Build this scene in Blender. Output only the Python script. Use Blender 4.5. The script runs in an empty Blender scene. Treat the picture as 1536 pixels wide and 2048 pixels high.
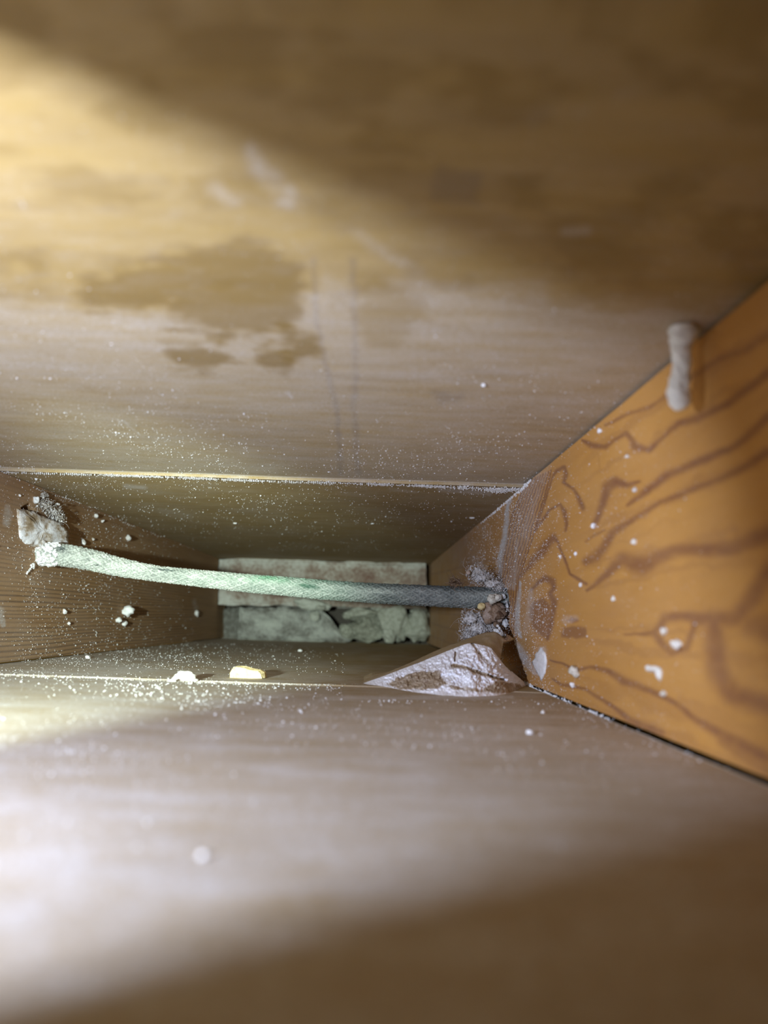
import bpy, math, random
import numpy as np
from mathutils import Vector

# ------------------------------------------------------------------ camera, world, lamps, exposure
sc = bpy.context.scene
W_PX, H_PX, F_PX = 1536.0, 2048.0, 1365.0
CAM = np.array([0.0, 0.0, 0.0413])
VPX, VPY = 737.0, 1238.0                       # where the cavity's long axis vanishes
PITCH = math.atan((VPY - H_PX / 2) / F_PX)
YAW = math.atan((W_PX / 2 - VPX) / F_PX)
cam_data = bpy.data.cameras.new('camera')
cam_data.sensor_fit = 'VERTICAL'
cam_data.sensor_height = 9.8
cam_data.lens = 9.8 * F_PX / H_PX
cam_data.clip_start = 0.002
cam_data.clip_end = 20
cam_data.dof.use_dof = True
cam_data.dof.focus_distance = 0.50
cam_data.dof.aperture_fstop = 1.75
cam = bpy.data.objects.new('camera', cam_data)
cam.location = CAM.tolist()
cam.rotation_euler = (math.pi / 2 + PITCH, 0, -YAW)
sc.collection.objects.link(cam)
sc.camera = cam

world = bpy.data.worlds.new('room_behind')
sc.world = world
world.use_nodes = True
world.node_tree.nodes['Background'].inputs[0].default_value = (1.0, 0.58, 0.07, 1)
world.node_tree.nodes['Background'].inputs[1].default_value = 0.06

sc.view_settings.view_transform = 'Standard'
sc.view_settings.look = 'None'
sc.view_settings.gamma = 1
sc.view_settings.use_curve_mapping = False
sc.view_settings.exposure = 0.12
sc.cycles.use_denoising = True
sc.cycles.max_bounces = 10
sc.cycles.diffuse_bounces = 8

LAMP = np.array([-0.150, 0.0143, 0.0565])       # hand torch beside the lens, out of frame


def lamp(name, target, energy, color, size, blend, radius=0.0055, offset=(0, 0, 0)):
    d = bpy.data.lights.new(name, 'SPOT')
    d.energy = energy
    d.color = color
    d.spot_size = math.radians(size)
    d.spot_blend = blend
    d.shadow_soft_size = radius
    o = bpy.data.objects.new(name, d)
    p = Vector((LAMP + np.array(offset)).tolist())
    o.location = p
    o.rotation_euler = (Vector(target) - p).to_track_quat('-Z', 'Y').to_euler()
    sc.collection.objects.link(o)
    return o


lamp('warm_torch_rim', (0.02, 0.5, 0.05), 1.0, (1.0, 0.94, 0.74), 156, 1.0)
lamp('violet_torch_ring', (0.10, 1.0, 0.06), 5.6, (0.58, 0.70, 1.0), 136, 1.0)
lamp('green_white_torch_core', (-0.13, 1.15, 0.02), 21.0, (0.82, 1.0, 0.82), 39, 1.0)

# ------------------------------------------------------------------ small maths
rng = np.random.default_rng(7)
random.seed(7)
cp, sp, cy_, sy_ = math.cos(PITCH), math.sin(PITCH), math.cos(YAW), math.sin(YAW)
FWD = np.array([sy_ * cp, cy_ * cp, sp])
RIGHT = np.array([cy_, -sy_, 0.0])
UP = np.cross(RIGHT, FWD)


def ray(px, py):
    d = FWD + RIGHT * ((px - W_PX / 2) / F_PX) + UP * ((H_PX / 2 - py) / F_PX)
    return d / d[1]                            # scaled so that y = 1


def at_depth(px, py, Y):
    return CAM + ray(px, py) * Y


def project(P):
    q = np.asarray(P) - CAM
    z = np.maximum(q @ FWD, 1e-4)
    return W_PX / 2 + F_PX * (q @ RIGHT) / z, H_PX / 2 - F_PX * (q @ UP) / z


def hash2(ix, iy, seed):
    h = (ix.astype(np.int64) * 374761393 + iy.astype(np.int64) * 668265263 + seed * 144665) & 0x7fffffff
    h = ((h ^ (h >> 13)) * 1274126177) & 0x7fffffff
    return ((h ^ (h >> 16)) & 0xffff) / 65535.0


def vnoise(x, y, seed=0):
    x = np.asarray(x, float); y = np.asarray(y, float)
    ix, iy = np.floor(x), np.floor(y)
    fx, fy = x - ix, y - iy
    fx = fx * fx * (3 - 2 * fx); fy = fy * fy * (3 - 2 * fy)
    a = hash2(ix, iy, seed); b = hash2(ix + 1, iy, seed)
    c = hash2(ix, iy + 1, seed); d = hash2(ix + 1, iy + 1, seed)
    return (a * (1 - fx) + b * fx) * (1 - fy) + (c * (1 - fx) + d * fx) * fy


def fbm(x, y, seed=0, octs=4):
    s, a, t = 0, 0.5, 0
    for k in range(octs):
        s = s + a * vnoise(np.asarray(x) * 2 ** k, np.asarray(y) * 2 ** k, seed + 17 * k)
        t += a; a *= 0.5
    return s / t


def smooth(e0, e1, x):
    t = np.clip((x - e0) / (e1 - e0), 0, 1)
    return t * t * (3 - 2 * t)


def line_mask(X, Y, pts, widths, soft=0.6):
    """1 on a polyline of varying half-width, 0 away from it."""
    out = np.zeros_like(X)
    if np.isscalar(widths):
        widths = [widths] * len(pts)
    for k in range(len(pts) - 1):
        (x0, y0), (x1, y1) = pts[k], pts[k + 1]
        w0, w1 = widths[k], widths[k + 1]
        dx, dy = x1 - x0, y1 - y0
        t = np.clip(((X - x0) * dx + (Y - y0) * dy) / (dx * dx + dy * dy + 1e-9), 0, 1)
        d = np.hypot(X - x0 - t * dx, Y - y0 - t * dy)
        w = w0 + (w1 - w0) * t
        out = np.maximum(out, 1 - smooth(w * (1 - soft), w * (1 + soft), d))
    return out


def poly_sd(X, Y, pts):
    """signed distance, positive inside"""
    inside = np.zeros(X.shape, bool)
    dist = np.full(X.shape, 1e9)
    n = len(pts)
    for k in range(n):
        (x0, y0), (x1, y1) = pts[k], pts[(k + 1) % n]
        cond = (y0 > Y) != (y1 > Y)
        xi = (x1 - x0) * (Y - y0) / ((y1 - y0) if abs(y1 - y0) > 1e-9 else 1e-9) + x0
        inside ^= cond & (X < xi)
        dx, dy = x1 - x0, y1 - y0
        t = np.clip(((X - x0) * dx + (Y - y0) * dy) / (dx * dx + dy * dy + 1e-9), 0, 1)
        dist = np.minimum(dist, np.hypot(X - x0 - t * dx, Y - y0 - t * dy))
    return np.where(inside, dist, -dist)


# ------------------------------------------------------------------ the cavity's four long edges
DB = 1.15
BACK = {'lt': at_depth(434, 1113, DB), 'rt': at_depth(863, 1124, DB),
        'lb': at_depth(434, 1278, DB), 'rb': at_depth(861, 1291, DB)}
DIR_L = ray(748.6, 1241.0)
DIR_R = ray(730.4, 1237.0)


def edge(k, Y):
    Y = np.asarray(Y, float)[..., None]
    d = DIR_L if k[0] == 'l' else DIR_R
    return BACK[k] + (Y - DB) * d


SURF = {'ceiling': ('lt', 'rt'), 'floor': ('lb', 'rb'), 'left': ('lb', 'lt'), 'right': ('rb', 'rt')}
OUTWARD = {'ceiling': np.array([0, 0, 1.0]), 'floor': np.array([0, 0, -1.0]),
           'left': np.array([-1.0, 0, 0]), 'right': np.array([1.0, 0, 0])}


def surf(name, u, Y):
    a, b = SURF[name]
    u = np.asarray(u, float)[..., None]
    return edge(a, Y) * (1 - u) + edge(b, Y) * u


def hit(name, px, py):
    """the point of a surface of the cavity seen in a direction"""
    r = ray(px, py)
    a, b = SURF[name]
    ax = 2 if name in ('ceiling', 'floor') else 0
    ot = 0 if ax == 2 else 2

    def f(Y):
        A, B = edge(a, Y), edge(b, Y)
        P = CAM + r * Y
        u = (P[ot] - A[ot]) / (B[ot] - A[ot])
        return P[ax] - (A[ax] * (1 - u) + B[ax] * u)
    lo, hi = 0.02, 3.0
    flo = f(lo)
    for _ in range(60):
        m = 0.5 * (lo + hi)
        if (f(m) > 0) == (flo > 0):
            lo = m
        else:
            hi = m
    return CAM + r * lo


def tag(o, label=None, cat=None, group=None, kind=None):
    if label: o['label'] = label
    if cat: o['category'] = cat
    if group: o['group'] = group
    if kind: o['kind'] = kind
    return o


# ------------------------------------------------------------------ mesh builders
def mesh_obj(name, verts, faces, mat, parent=None, attrs=None, smooth_shade=True):
    me = bpy.data.meshes.new(name)
    verts = np.asarray(verts, float)
    if isinstance(faces, np.ndarray):
        n, k = faces.shape
        me.vertices.add(len(verts)); me.vertices.foreach_set('co', verts.ravel())
        me.loops.add(n * k); me.loops.foreach_set('vertex_index', faces.ravel().astype(np.int32))
        me.polygons.add(n)
        me.polygons.foreach_set('loop_start', np.arange(0, n * k, k, dtype=np.int32))
        me.update(calc_edges=True)
        me.validate()
    else:
        me.from_pydata(verts.tolist(), [], faces)
        me.update()
    for k, v in (attrs or {}).items():
        a = me.attributes.new(k, 'FLOAT', 'POINT')
        vv = np.zeros(len(me.vertices), np.float32)
        vv[:len(v)] = np.asarray(v, np.float32)[:len(me.vertices)]
        a.data.foreach_set('value', vv)
    if smooth_shade:
        me.polygons.foreach_set('use_smooth', np.ones(len(me.polygons), bool))
    me.materials.append(mat)
    o = bpy.data.objects.new(name, me)
    sc.collection.objects.link(o)
    if parent: o.parent = parent
    return o


def grid_faces(nu, nv, off=0):
    i, j = np.meshgrid(np.arange(nu - 1), np.arange(nv - 1), indexing='ij')
    a = (i * nv + j).ravel() + off
    return np.stack([a, a + nv, a + nv + 1, a + 1], 1)


def board(name, mat, s, Y0, Y1, nu, nv, paint, thick, inset=(0, 0), lift=0.0, parent=None, u0=0.0, u1=1.0, seen=None):
    """a board of the cavity: fine front face, edges and a back; paint() gives its marks and relief"""
    u = np.linspace(u0, u1, nu)
    if seen is None: seen = Y0
    y = 1.0 / np.linspace(1.0 / seen, 1.0 / Y1, nv)
    if seen > Y0:
        y = np.concatenate([np.linspace(Y0, seen, 9)[:-1], y]); nv = len(y)
    U, Yg = np.meshgrid(u, y, indexing='ij')
    a, b = SURF[s]
    A, B = edge(a, Yg), edge(b, Yg)
    span = np.linalg.norm(B - A, axis=-1)
    Uin = inset[0] / span + U * (1 - (inset[0] + inset[1]) / span)
    P = A * (1 - Uin[..., None]) + B * Uin[..., None]
    out = OUTWARD[s]
    P = P - out * lift
    flat = P.reshape(-1, 3)
    X, Yp = project(flat)
    attrs, relief = paint(X, Yp, flat)
    front = flat + out * np.asarray(relief)[:, None]
    idx = np.arange(nu * nv).reshape(nu, nv)
    loop = np.concatenate([idx[:, 0], idx[-1, 1:], idx[-2::-1, -1], idx[0, -2:0:-1]])
    rim = flat[loop] + out * thick
    n0 = len(front)
    ring = np.arange(len(loop)) + n0
    side = np.stack([loop, np.roll(loop, -1), np.roll(ring, -1), ring], 1)
    corners = [n0, n0 + nu - 1, n0 + nu + nv - 2, n0 + 2 * nu + nv - 3]
    faces = np.concatenate([grid_faces(nu, nv), side, np.array([corners])])
    o = mesh_obj(name, np.concatenate([front, rim]), faces, mat, parent, attrs, False)
    sm = np.zeros(len(o.data.polygons), bool)
    sm[:(nu - 1) * (nv - 1)] = True
    o.data.polygons.foreach_set('use_smooth', sm)
    return o


def ico(sub):
    import bmesh
    bm = bmesh.new()
    bmesh.ops.create_icosphere(bm, subdivisions=sub, radius=1)
    v = np.array([x.co[:] for x in bm.verts])
    f = np.array([[w.index for w in q.verts] for q in bm.faces])
    bm.free()
    return v, f


ICO = {k: ico(k) for k in (1, 2, 3, 4)}
OCT_V = np.array([(1, 0, 0), (-1, 0, 0), (0, 1, 0), (0, -1, 0), (0, 0, 1), (0, 0, -1)], float)
OCT_F = np.array([(0, 2, 4), (2, 1, 4), (1, 3, 4), (3, 0, 4), (2, 0, 5), (1, 2, 5), (3, 1, 5), (0, 3, 5)])


def rot_rand():
    q = rng.normal(size=4); q /= np.linalg.norm(q)
    w, x, y, z = q
    return np.array([[1 - 2 * (y * y + z * z), 2 * (x * y - z * w), 2 * (x * z + y * w)],
                     [2 * (x * y + z * w), 1 - 2 * (x * x + z * z), 2 * (y * z - x * w)],
                     [2 * (x * z - y * w), 2 * (y * z + x * w), 1 - 2 * (x * x + y * y)]])


def lumpy(v, amp, freq, seed):
    """push the points of a unit ball in and out"""
    n = fbm(v[:, 0] * freq + 9 + v[:, 2] * freq * 0.7, v[:, 1] * freq + 5 - v[:, 2] * freq * 0.6, seed, 3) - 0.5
    m = vnoise(v[:, 0] * freq * 4 + v[:, 2] * 5, v[:, 1] * freq * 4 - v[:, 2] * 4, seed + 3) - 0.5
    return v * (1 + 2 * amp * n + 0.5 * amp * m)[:, None]


class Heap:
    """collects lumps and fibres of one piece of debris into a single mesh"""
    def __init__(self):
        self.v, self.f, self.t, self.n = [], [], [], 0

    def add(self, v, f, tone):
        self.v.append(v); self.f.append(f + self.n); self.t.append(np.broadcast_to(tone, (len(v),)))
        self.n += len(v)

    def ball(self, c, r, tone, sub=2, amp=0.3, freq=1.6):
        v, f = ICO[sub]
        if sub >= 3 and amp > 0.31:
            for _ in range(11):                                     # broken facets
                d = rng.normal(size=3); d /= np.linalg.norm(d)
                over = v @ d - rng.uniform(0.55, 0.85)
                v = v - np.maximum(over, 0)[:, None] * d * 0.9
        v = lumpy(v, amp, freq, int(rng.integers(1e6)))
        r = np.broadcast_to(np.asarray(r, float), (3,))
        v = (v * r) @ rot_rand().T if r.ptp() < 1e-9 else v * r
        self.add(v + c, f, tone)

    def fibre(self, p0, p1, r, tone, bend=0.3, seg=6):
        p0, p1 = np.asarray(p0), np.asarray(p1)
        d = p1 - p0; L = np.linalg.norm(d) + 1e-9
        b = rng.normal(size=3) * bend * L
        n1 = np.cross(d, rng.normal(size=3)); n1 /= np.linalg.norm(n1) + 1e-9
        n2 = np.cross(d / L, n1)
        t = np.linspace(0, 1, seg)
        c = p0 + d * t[:, None] + b * (t * (1 - t))[:, None] * 2 + np.cumsum(rng.normal(size=(seg, 3)), 0) * L * 0.03
        rr = r * (1 - 0.6 * t)
        v = np.concatenate([c + (n1 * math.cos(a) + n2 * math.sin(a)) * rr[:, None] for a in (0, 2.094, 4.189)])
        f = []
        for k in range(seg - 1):
            for a in range(3):
                b2 = (a + 1) % 3
                f += [(a * seg + k, b2 * seg + k, b2 * seg + k + 1), (a * seg + k, b2 * seg + k + 1, a * seg + k + 1)]
        self.add(v, np.array(f), tone)

    def build(self, name, mat, parent=None):
        return mesh_obj(name, np.concatenate(self.v), np.concatenate(self.f), mat, parent,
                        {'tone': np.concatenate(self.t)})


# ------------------------------------------------------------------ materials
def nt(name, rough=0.85, spec=0.2):
    m = bpy.data.materials.new(name)
    m.use_nodes = True
    t = m.node_tree
    b = t.nodes['Principled BSDF']
    b.inputs['Roughness'].default_value = rough
    b.inputs['Specular IOR Level'].default_value = spec
    return m, t, b


def N(t, kind, **kw):
    n = t.nodes.new(kind)
    for k, v in kw.items():
        setattr(n, k, v)
    return n


def val(t, op, a, b=None, clamp=False):
    n = N(t, 'ShaderNodeMath', operation=op, use_clamp=clamp)
    for i, x in enumerate((a, b)):
        if x is None: continue
        if hasattr(x, 'type'): t.links.new(x, n.inputs[i])
        else: n.inputs[i].default_value = x
    return n.outputs[0]


def attr(t, name):
    return N(t, 'ShaderNodeAttribute', attribute_name=name).outputs['Fac']


def mix(t, fac, a, b):
    n = N(t, 'ShaderNodeMix', data_type='RGBA')
    for i, x in ((0, fac), (6, a), (7, b)):
        if hasattr(x, 'type'): t.links.new(x, n.inputs[i])
        elif i == 0: n.inputs[0].default_value = x
        else: n.inputs[i].default_value = (*x, 1)
    return n.outputs[2]


def noise(t, scale, stretch=(1, 1, 1), detail=4, rough=0.6):
    g = N(t, 'ShaderNodeNewGeometry')
    mp = N(t, 'ShaderNodeMapping')
    mp.inputs['Scale'].default_value = stretch
    t.links.new(g.outputs['Position'], mp.inputs['Vector'])
    n = N(t, 'ShaderNodeTexNoise')
    n.inputs['Scale'].default_value = scale
    n.inputs['Detail'].default_value = detail
    n.inputs['Roughness'].default_value = rough
    t.links.new(mp.outputs[0], n.inputs['Vector'])
    return n.outputs['Fac']


def remap(t, x, a, b, c=0.0, d=1.0):
    n = N(t, 'ShaderNodeMapRange')
    t.links.new(x, n.inputs[0])
    for i, v in enumerate((a, b, c, d)): n.inputs[i + 1].default_value = v
    return n.outputs[0]


def bump(t, b, h, strength, dist):
    n = N(t, 'ShaderNodeBump')
    n.inputs['Strength'].default_value = strength
    n.inputs['Distance'].default_value = dist
    t.links.new(h, n.inputs['Height'])
    t.links.new(n.outputs[0], b.inputs['Normal'])


DUST = (0.62, 0.595, 0.59)


def wood_board(name, base, dark, streak, light=None, mark=None, dust_col=DUST, rough=0.75, spec=0.25, fine=0.5):
    """brown board: streaks along its grain, a stain and a powder of dust from its attributes"""
    m, t, b = nt(name, rough, spec)
    st = noise(t, 60, streak, 5, 0.65)
    bl = noise(t, 9, (1, 1, 1), 3)
    c = mix(t, remap(t, st, 0.3, 0.72), dark, base)
    c = mix(t, val(t, 'MULTIPLY', remap(t, bl, 0.35, 0.7), 0.35), c, light or base)
    c = mix(t, attr(t, 'stain_shade'), c, mark or tuple(x * 0.42 for x in dark))
    pw = noise(t, 900, (1, 1, 1), 3, 0.7)
    sm = noise(t, 45, tuple(0.4 + 0.6 * x for x in streak), 4, 0.6)
    d = val(t, 'MULTIPLY', attr(t, 'dust'), remap(t, pw, 0.25, 0.7, 1 - fine, 1 + fine))
    d = val(t, 'MULTIPLY', d, remap(t, sm, 0.3, 0.7, 0.65, 1.25), clamp=True)
    c = mix(t, d, c, dust_col)
    t.links.new(c, b.inputs['Base Color'])
    h = val(t, 'ADD', val(t, 'MULTIPLY', st, 0.6), val(t, 'MULTIPLY', pw, 0.6))
    bump(t, b, h, 0.35, 0.0006)
    return m


def debris_mat(name, dark, mid, white, rough=0.95):
    m, t, b = nt(name, rough, 0.1)
    n1 = noise(t, 700, (1, 1, 1), 3, 0.7)
    n2 = noise(t, 160, (1, 1, 1), 3, 0.6)
    f = val(t, 'ADD', attr(t, 'tone'), remap(t, n2, 0.3, 0.7, -0.25, 0.25))
    f = val(t, 'ADD', f, remap(t, n1, 0.3, 0.7, -0.2, 0.2), clamp=True)
    c = mix(t, remap(t, f, 0.0, 0.5), dark, mid)
    c = mix(t, remap(t, f, 0.45, 1.0), c, white)
    t.links.new(c, b.inputs['Base Color'])
    bump(t, b, n1, 0.6, 0.0008)
    return m


M_CEIL = wood_board('dusty_brown_ceiling_board', (0.38, 0.25, 0.062), (0.28, 0.175, 0.036), (0.35, 3.0, 1), (0.46, 0.31, 0.085), (0.15, 0.092, 0.035))
M_FLOOR = wood_board('dusty_brown_floor_board', (0.35, 0.225, 0.05), (0.28, 0.175, 0.035), (0.3, 2.5, 1), (0.38, 0.25, 0.065))
M_LEFT = wood_board('brown_stud', (0.42, 0.25, 0.11), (0.34, 0.19, 0.08), (1, 0.12, 2.2), (0.44, 0.27, 0.12), (0.13, 0.07, 0.03))
M_RIGHT = wood_board('orange_stud', (0.55, 0.265, 0.045), (0.46, 0.21, 0.032), (1, 0.10, 1.3), (0.59, 0.30, 0.06), (0.22, 0.078, 0.018))
M_BACKING = wood_board('dark_backing', (0.06, 0.045, 0.03), (0.04, 0.03, 0.02), (1, 1, 1))
M_BRICK = debris_mat('mortar_smeared_brick', (0.20, 0.115, 0.09), (0.34, 0.27, 0.22), (0.60, 0.59, 0.54))
M_GREYBRICK = debris_mat('grey_brick', (0.16, 0.15, 0.13), (0.36, 0.36, 0.33), (0.50, 0.51, 0.46))
M_MORTAR = debris_mat('grey_mortar', (0.12, 0.115, 0.09), (0.34, 0.34, 0.28), (0.55, 0.56, 0.50))
M_WHITE = debris_mat('white_plaster', (0.36, 0.30, 0.25), (0.66, 0.63, 0.60), (0.84, 0.84, 0.86))
M_GYPSUM = debris_mat('torn_gypsum', (0.28, 0.20, 0.12), (0.46, 0.37, 0.28), (0.88, 0.88, 0.93))
M_LINT = debris_mat('dusty_lint', (0.10, 0.07, 0.05), (0.36, 0.31, 0.26), (0.74, 0.72, 0.72))
M_BROWN = debris_mat('brown_crumbs', (0.09, 0.05, 0.03), (0.27, 0.18, 0.12), (0.50, 0.40, 0.34))
M_TAN = debris_mat('tan_chip', (0.40, 0.27, 0.11), (0.70, 0.55, 0.26), (0.82, 0.70, 0.42))
M_CREAM = debris_mat('cream_plaster', (0.48, 0.42, 0.34), (0.72, 0.69, 0.60), (0.84, 0.82, 0.76))


def cable_mat():
    m, t, b = nt('dusty_woven_cloth', 0.8, 0.3)
    n1 = noise(t, 800, (1, 1, 1), 3, 0.7)
    n2 = noise(t, 90, (1, 1, 1), 3, 0.6)
    base = mix(t, attr(t, 'weave'), (0.018, 0.024, 0.024), (0.12, 0.135, 0.13))
    base = mix(t, attr(t, 'verdigris'), base, (0.06, 0.22, 0.11))
    d = val(t, 'MULTIPLY', attr(t, 'dust'), remap(t, n1, 0.25, 0.65, 0.35, 1.45))
    d = val(t, 'MULTIPLY', d, remap(t, n2, 0.3, 0.7, 0.7, 1.25), clamp=True)
    c = mix(t, d, base, (0.50, 0.52, 0.47))
    t.links.new(c, b.inputs['Base Color'])
    bump(t, b, n1, 0.5, 0.0006)
    return m


M_CABLE = cable_mat()


# ------------------------------------------------------------------ marks on the boards
def wob(X, Y, a, s, seed):
    return (fbm(X / s, Y / s, seed, 3) - 0.5) * 2 * a


def paint_ceiling(X, Y, P):
    n = wob(X, Y, 1, 60, 3); k = wob(X, Y * 2.2, 1, 26, 5)
    lim = 585 + 18 * n + 14 * k + 25 * np.sin(X / 170)
    dust = 0.11 + 0.29 * smooth(-25, 35, Y - lim)                       # powder thickens towards the joint
    fr = (fbm(X / 44, Y / 11, 12, 4) - 0.5) * 2
    blot = [[(150, 560), (300, 520), (420, 490), (540, 478), (605, 540), (598, 640), (500, 672), (420, 676), (350, 655), (335, 610), (250, 612), (180, 606)],
            [(330, 688), (400, 676), (470, 702), (490, 724), (420, 730), (352, 732), (330, 712)],
            [(505, 700), (560, 706), (580, 730), (545, 738), (508, 722)],
            [(560, 650), (640, 668), (645, 705), (600, 716), (565, 692)],
            [(700, 540), (800, 560), (850, 640), (790, 700), (720, 690)]]
    stain_shade = np.zeros_like(X)
    for i, pg in enumerate(blot):
        s = smooth(-16, 20, poly_sd(X, Y, pg) + 22 * n + 26 * fr + 8 * k)
        w = 0.52 if i < 4 else 0.18
        stain_shade = np.maximum(stain_shade, w * s)
        dust = dust * (1 - (0.75 if i < 4 else 0.35) * s)
    big = fbm(X / 150, Y / 75, 14, 4)
    up = smooth(650, 560, Y + 30 * fr) * smooth(0.42, 0.66, big + 0.10 * fr)
    stain_shade = np.maximum(stain_shade, 0.34 * np.clip(up, 0, 1))
    dust = dust * (1 - 0.5 * up)
    dust += 0.10 * np.clip(fr, 0, 1) * smooth(300, 420, Y) * smooth(640, 560, Y)
    for x0, x1, w in ((628, 682, 5), (706, 716, 6)):
        pts = [(x0, 520), (x0 + 4, 640), (x0 + 0.5 * (x1 - x0), 740), (x1 - 8, 820), (x1, 945)]
        l = line_mask(X + 5 * wob(X, Y, 1, 14, 8), Y, pts, w, 0.8) * (0.55 + 0.45 * vnoise(X / 9, Y / 13, 4))
        stain_shade = np.maximum(stain_shade, 0.6 * l)
    for pg in ([(868, 782), (925, 786), (930, 800), (880, 806)], [(872, 330), (960, 350), (955, 410), (860, 400)]):
        stain_shade = np.maximum(stain_shade, 0.45 * smooth(-10, 8, poly_sd(X, Y, pg) + 8 * k))
    for pts, w, a in (([(505, 310), (540, 350), (572, 392)], 24, 0.34), ([(430, 372), (470, 392)], 18, 0.2), ([(705, 470), (760, 500), (800, 522)], 20, 0.22),
                      ([(1060, 240), (1180, 225), (1280, 180)], 24, 0.10), ([(600, 600), (680, 585)], 14, 0.2)):
        dust = np.maximum(dust, (a * 0.75 + 0.06) * line_mask(X + 16 * k + 10 * fr, Y + 16 * n, pts, w, 0.95) * (0.6 + 0.7 * vnoise(X / 20, Y / 14, 18)))
    for pts, w, a in (([(0, 870), (40, 885), (75, 900)], 5, 0.5), ([(248, 842), (262, 856), (278, 868)], 2.5, 0.7), ([(70, 912), (110, 914)], 6, 0.4),
                      ([(800, 745), (850, 752)], 8, 0.35), ([(1130, 465), (1175, 462)], 10, 0.3), ([(575, 785), (583, 795)], 4, 0.7)):
        dust = np.maximum(dust, a * line_mask(X, Y, pts, w, 0.8))
    dust += 0.10 * smooth(880, 960, Y) * vnoise(X / 7, Y / 2, 9)
    stain_shade *= smooth(-60, 40, Y + 200)
    relief = 0.0004 * wob(P[:, 0] * 1000, P[:, 1] * 1000, 1, 60, 2)
    return {'dust': np.clip(dust, 0, 1), 'stain_shade': stain_shade}, relief


def paint_ceiling_far(X, Y, P):
    k = wob(X, Y * 5, 1, 60, 15)
    dust = 0.20 + 0.10 * k
    for pts, w, a in (([(250, 972), (290, 976)], 5, 0.6), ([(320, 1022), (380, 1035)], 10, 0.35), ([(780, 978), (830, 984)], 5, 0.4), ([(880, 980), (980, 986)], 6, 0.5),
                      ([(440, 1112), (850, 1122)], 6, 0.3)):
        dust = np.maximum(dust, a * line_mask(X, Y + 3 * k, pts, w, 0.9))
    e = 940 + X * 0.03
    dust = np.maximum(dust, 0.45 * smooth(22, 2, Y - e) * vnoise(X / 30, Y / 6, 6))
    stain_shade = 0.10 + 0.25 * smooth(700, 1000, X)
    return {'dust': np.clip(dust, 0, 1), 'stain_shade': stain_shade * np.ones_like(X)}, 0.0003 * wob(P[:, 0] * 1000, P[:, 1] * 1000, 1, 60, 3)


def paint_floor(X, Y, P):
    n = wob(X, Y, 1, 70, 23); k = wob(X, Y * 2.5, 1, 24, 25)
    dust = 0.60 + 0.10 * n + 0.05 * k
    dust -= 0.30 * smooth(1440, 1370, Y) * smooth(500, 760, X)
    for pts, w, a in (([(400, 1406), (480, 1399), (578, 1391)], 5, 0.85), ([(190, 1397), (260, 1402), (325, 1405)], 5, 0.7), ([(640, 1397), (900, 1395), (1025, 1396)], 5, 0.85),
                      ([(0, 1350), (60, 1352)], 5, 0.6)):
        dust = np.maximum(dust, a * line_mask(X, Y + 2 * k, pts, w, 0.9))
    return {'dust': np.clip(dust, 0, 1), 'stain_shade': 0 * X}, 0.0004 * wob(P[:, 0] * 1000, P[:, 1] * 1000, 1, 60, 5)


def paint_floor_far(X, Y, P):
    k = wob(X, Y * 6, 1, 50, 35)
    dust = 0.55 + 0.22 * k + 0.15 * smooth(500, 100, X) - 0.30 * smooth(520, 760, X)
    for pts, w, a in (([(0, 1342), (150, 1334), (350, 1322)], 5, 0.55), ([(480, 1331), (640, 1334)], 3, 0.6), ([(150, 1310), (300, 1318), (520, 1322)], 3, 0.4)):
        dust = np.maximum(dust, a * line_mask(X, Y + 3 * k, pts, w, 0.9))
    return {'dust': np.clip(dust, 0, 1), 'stain_shade': 0.05 + 0 * X}, 0.0003 * wob(P[:, 0] * 1000, P[:, 1] * 1000, 1, 60, 7)


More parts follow.
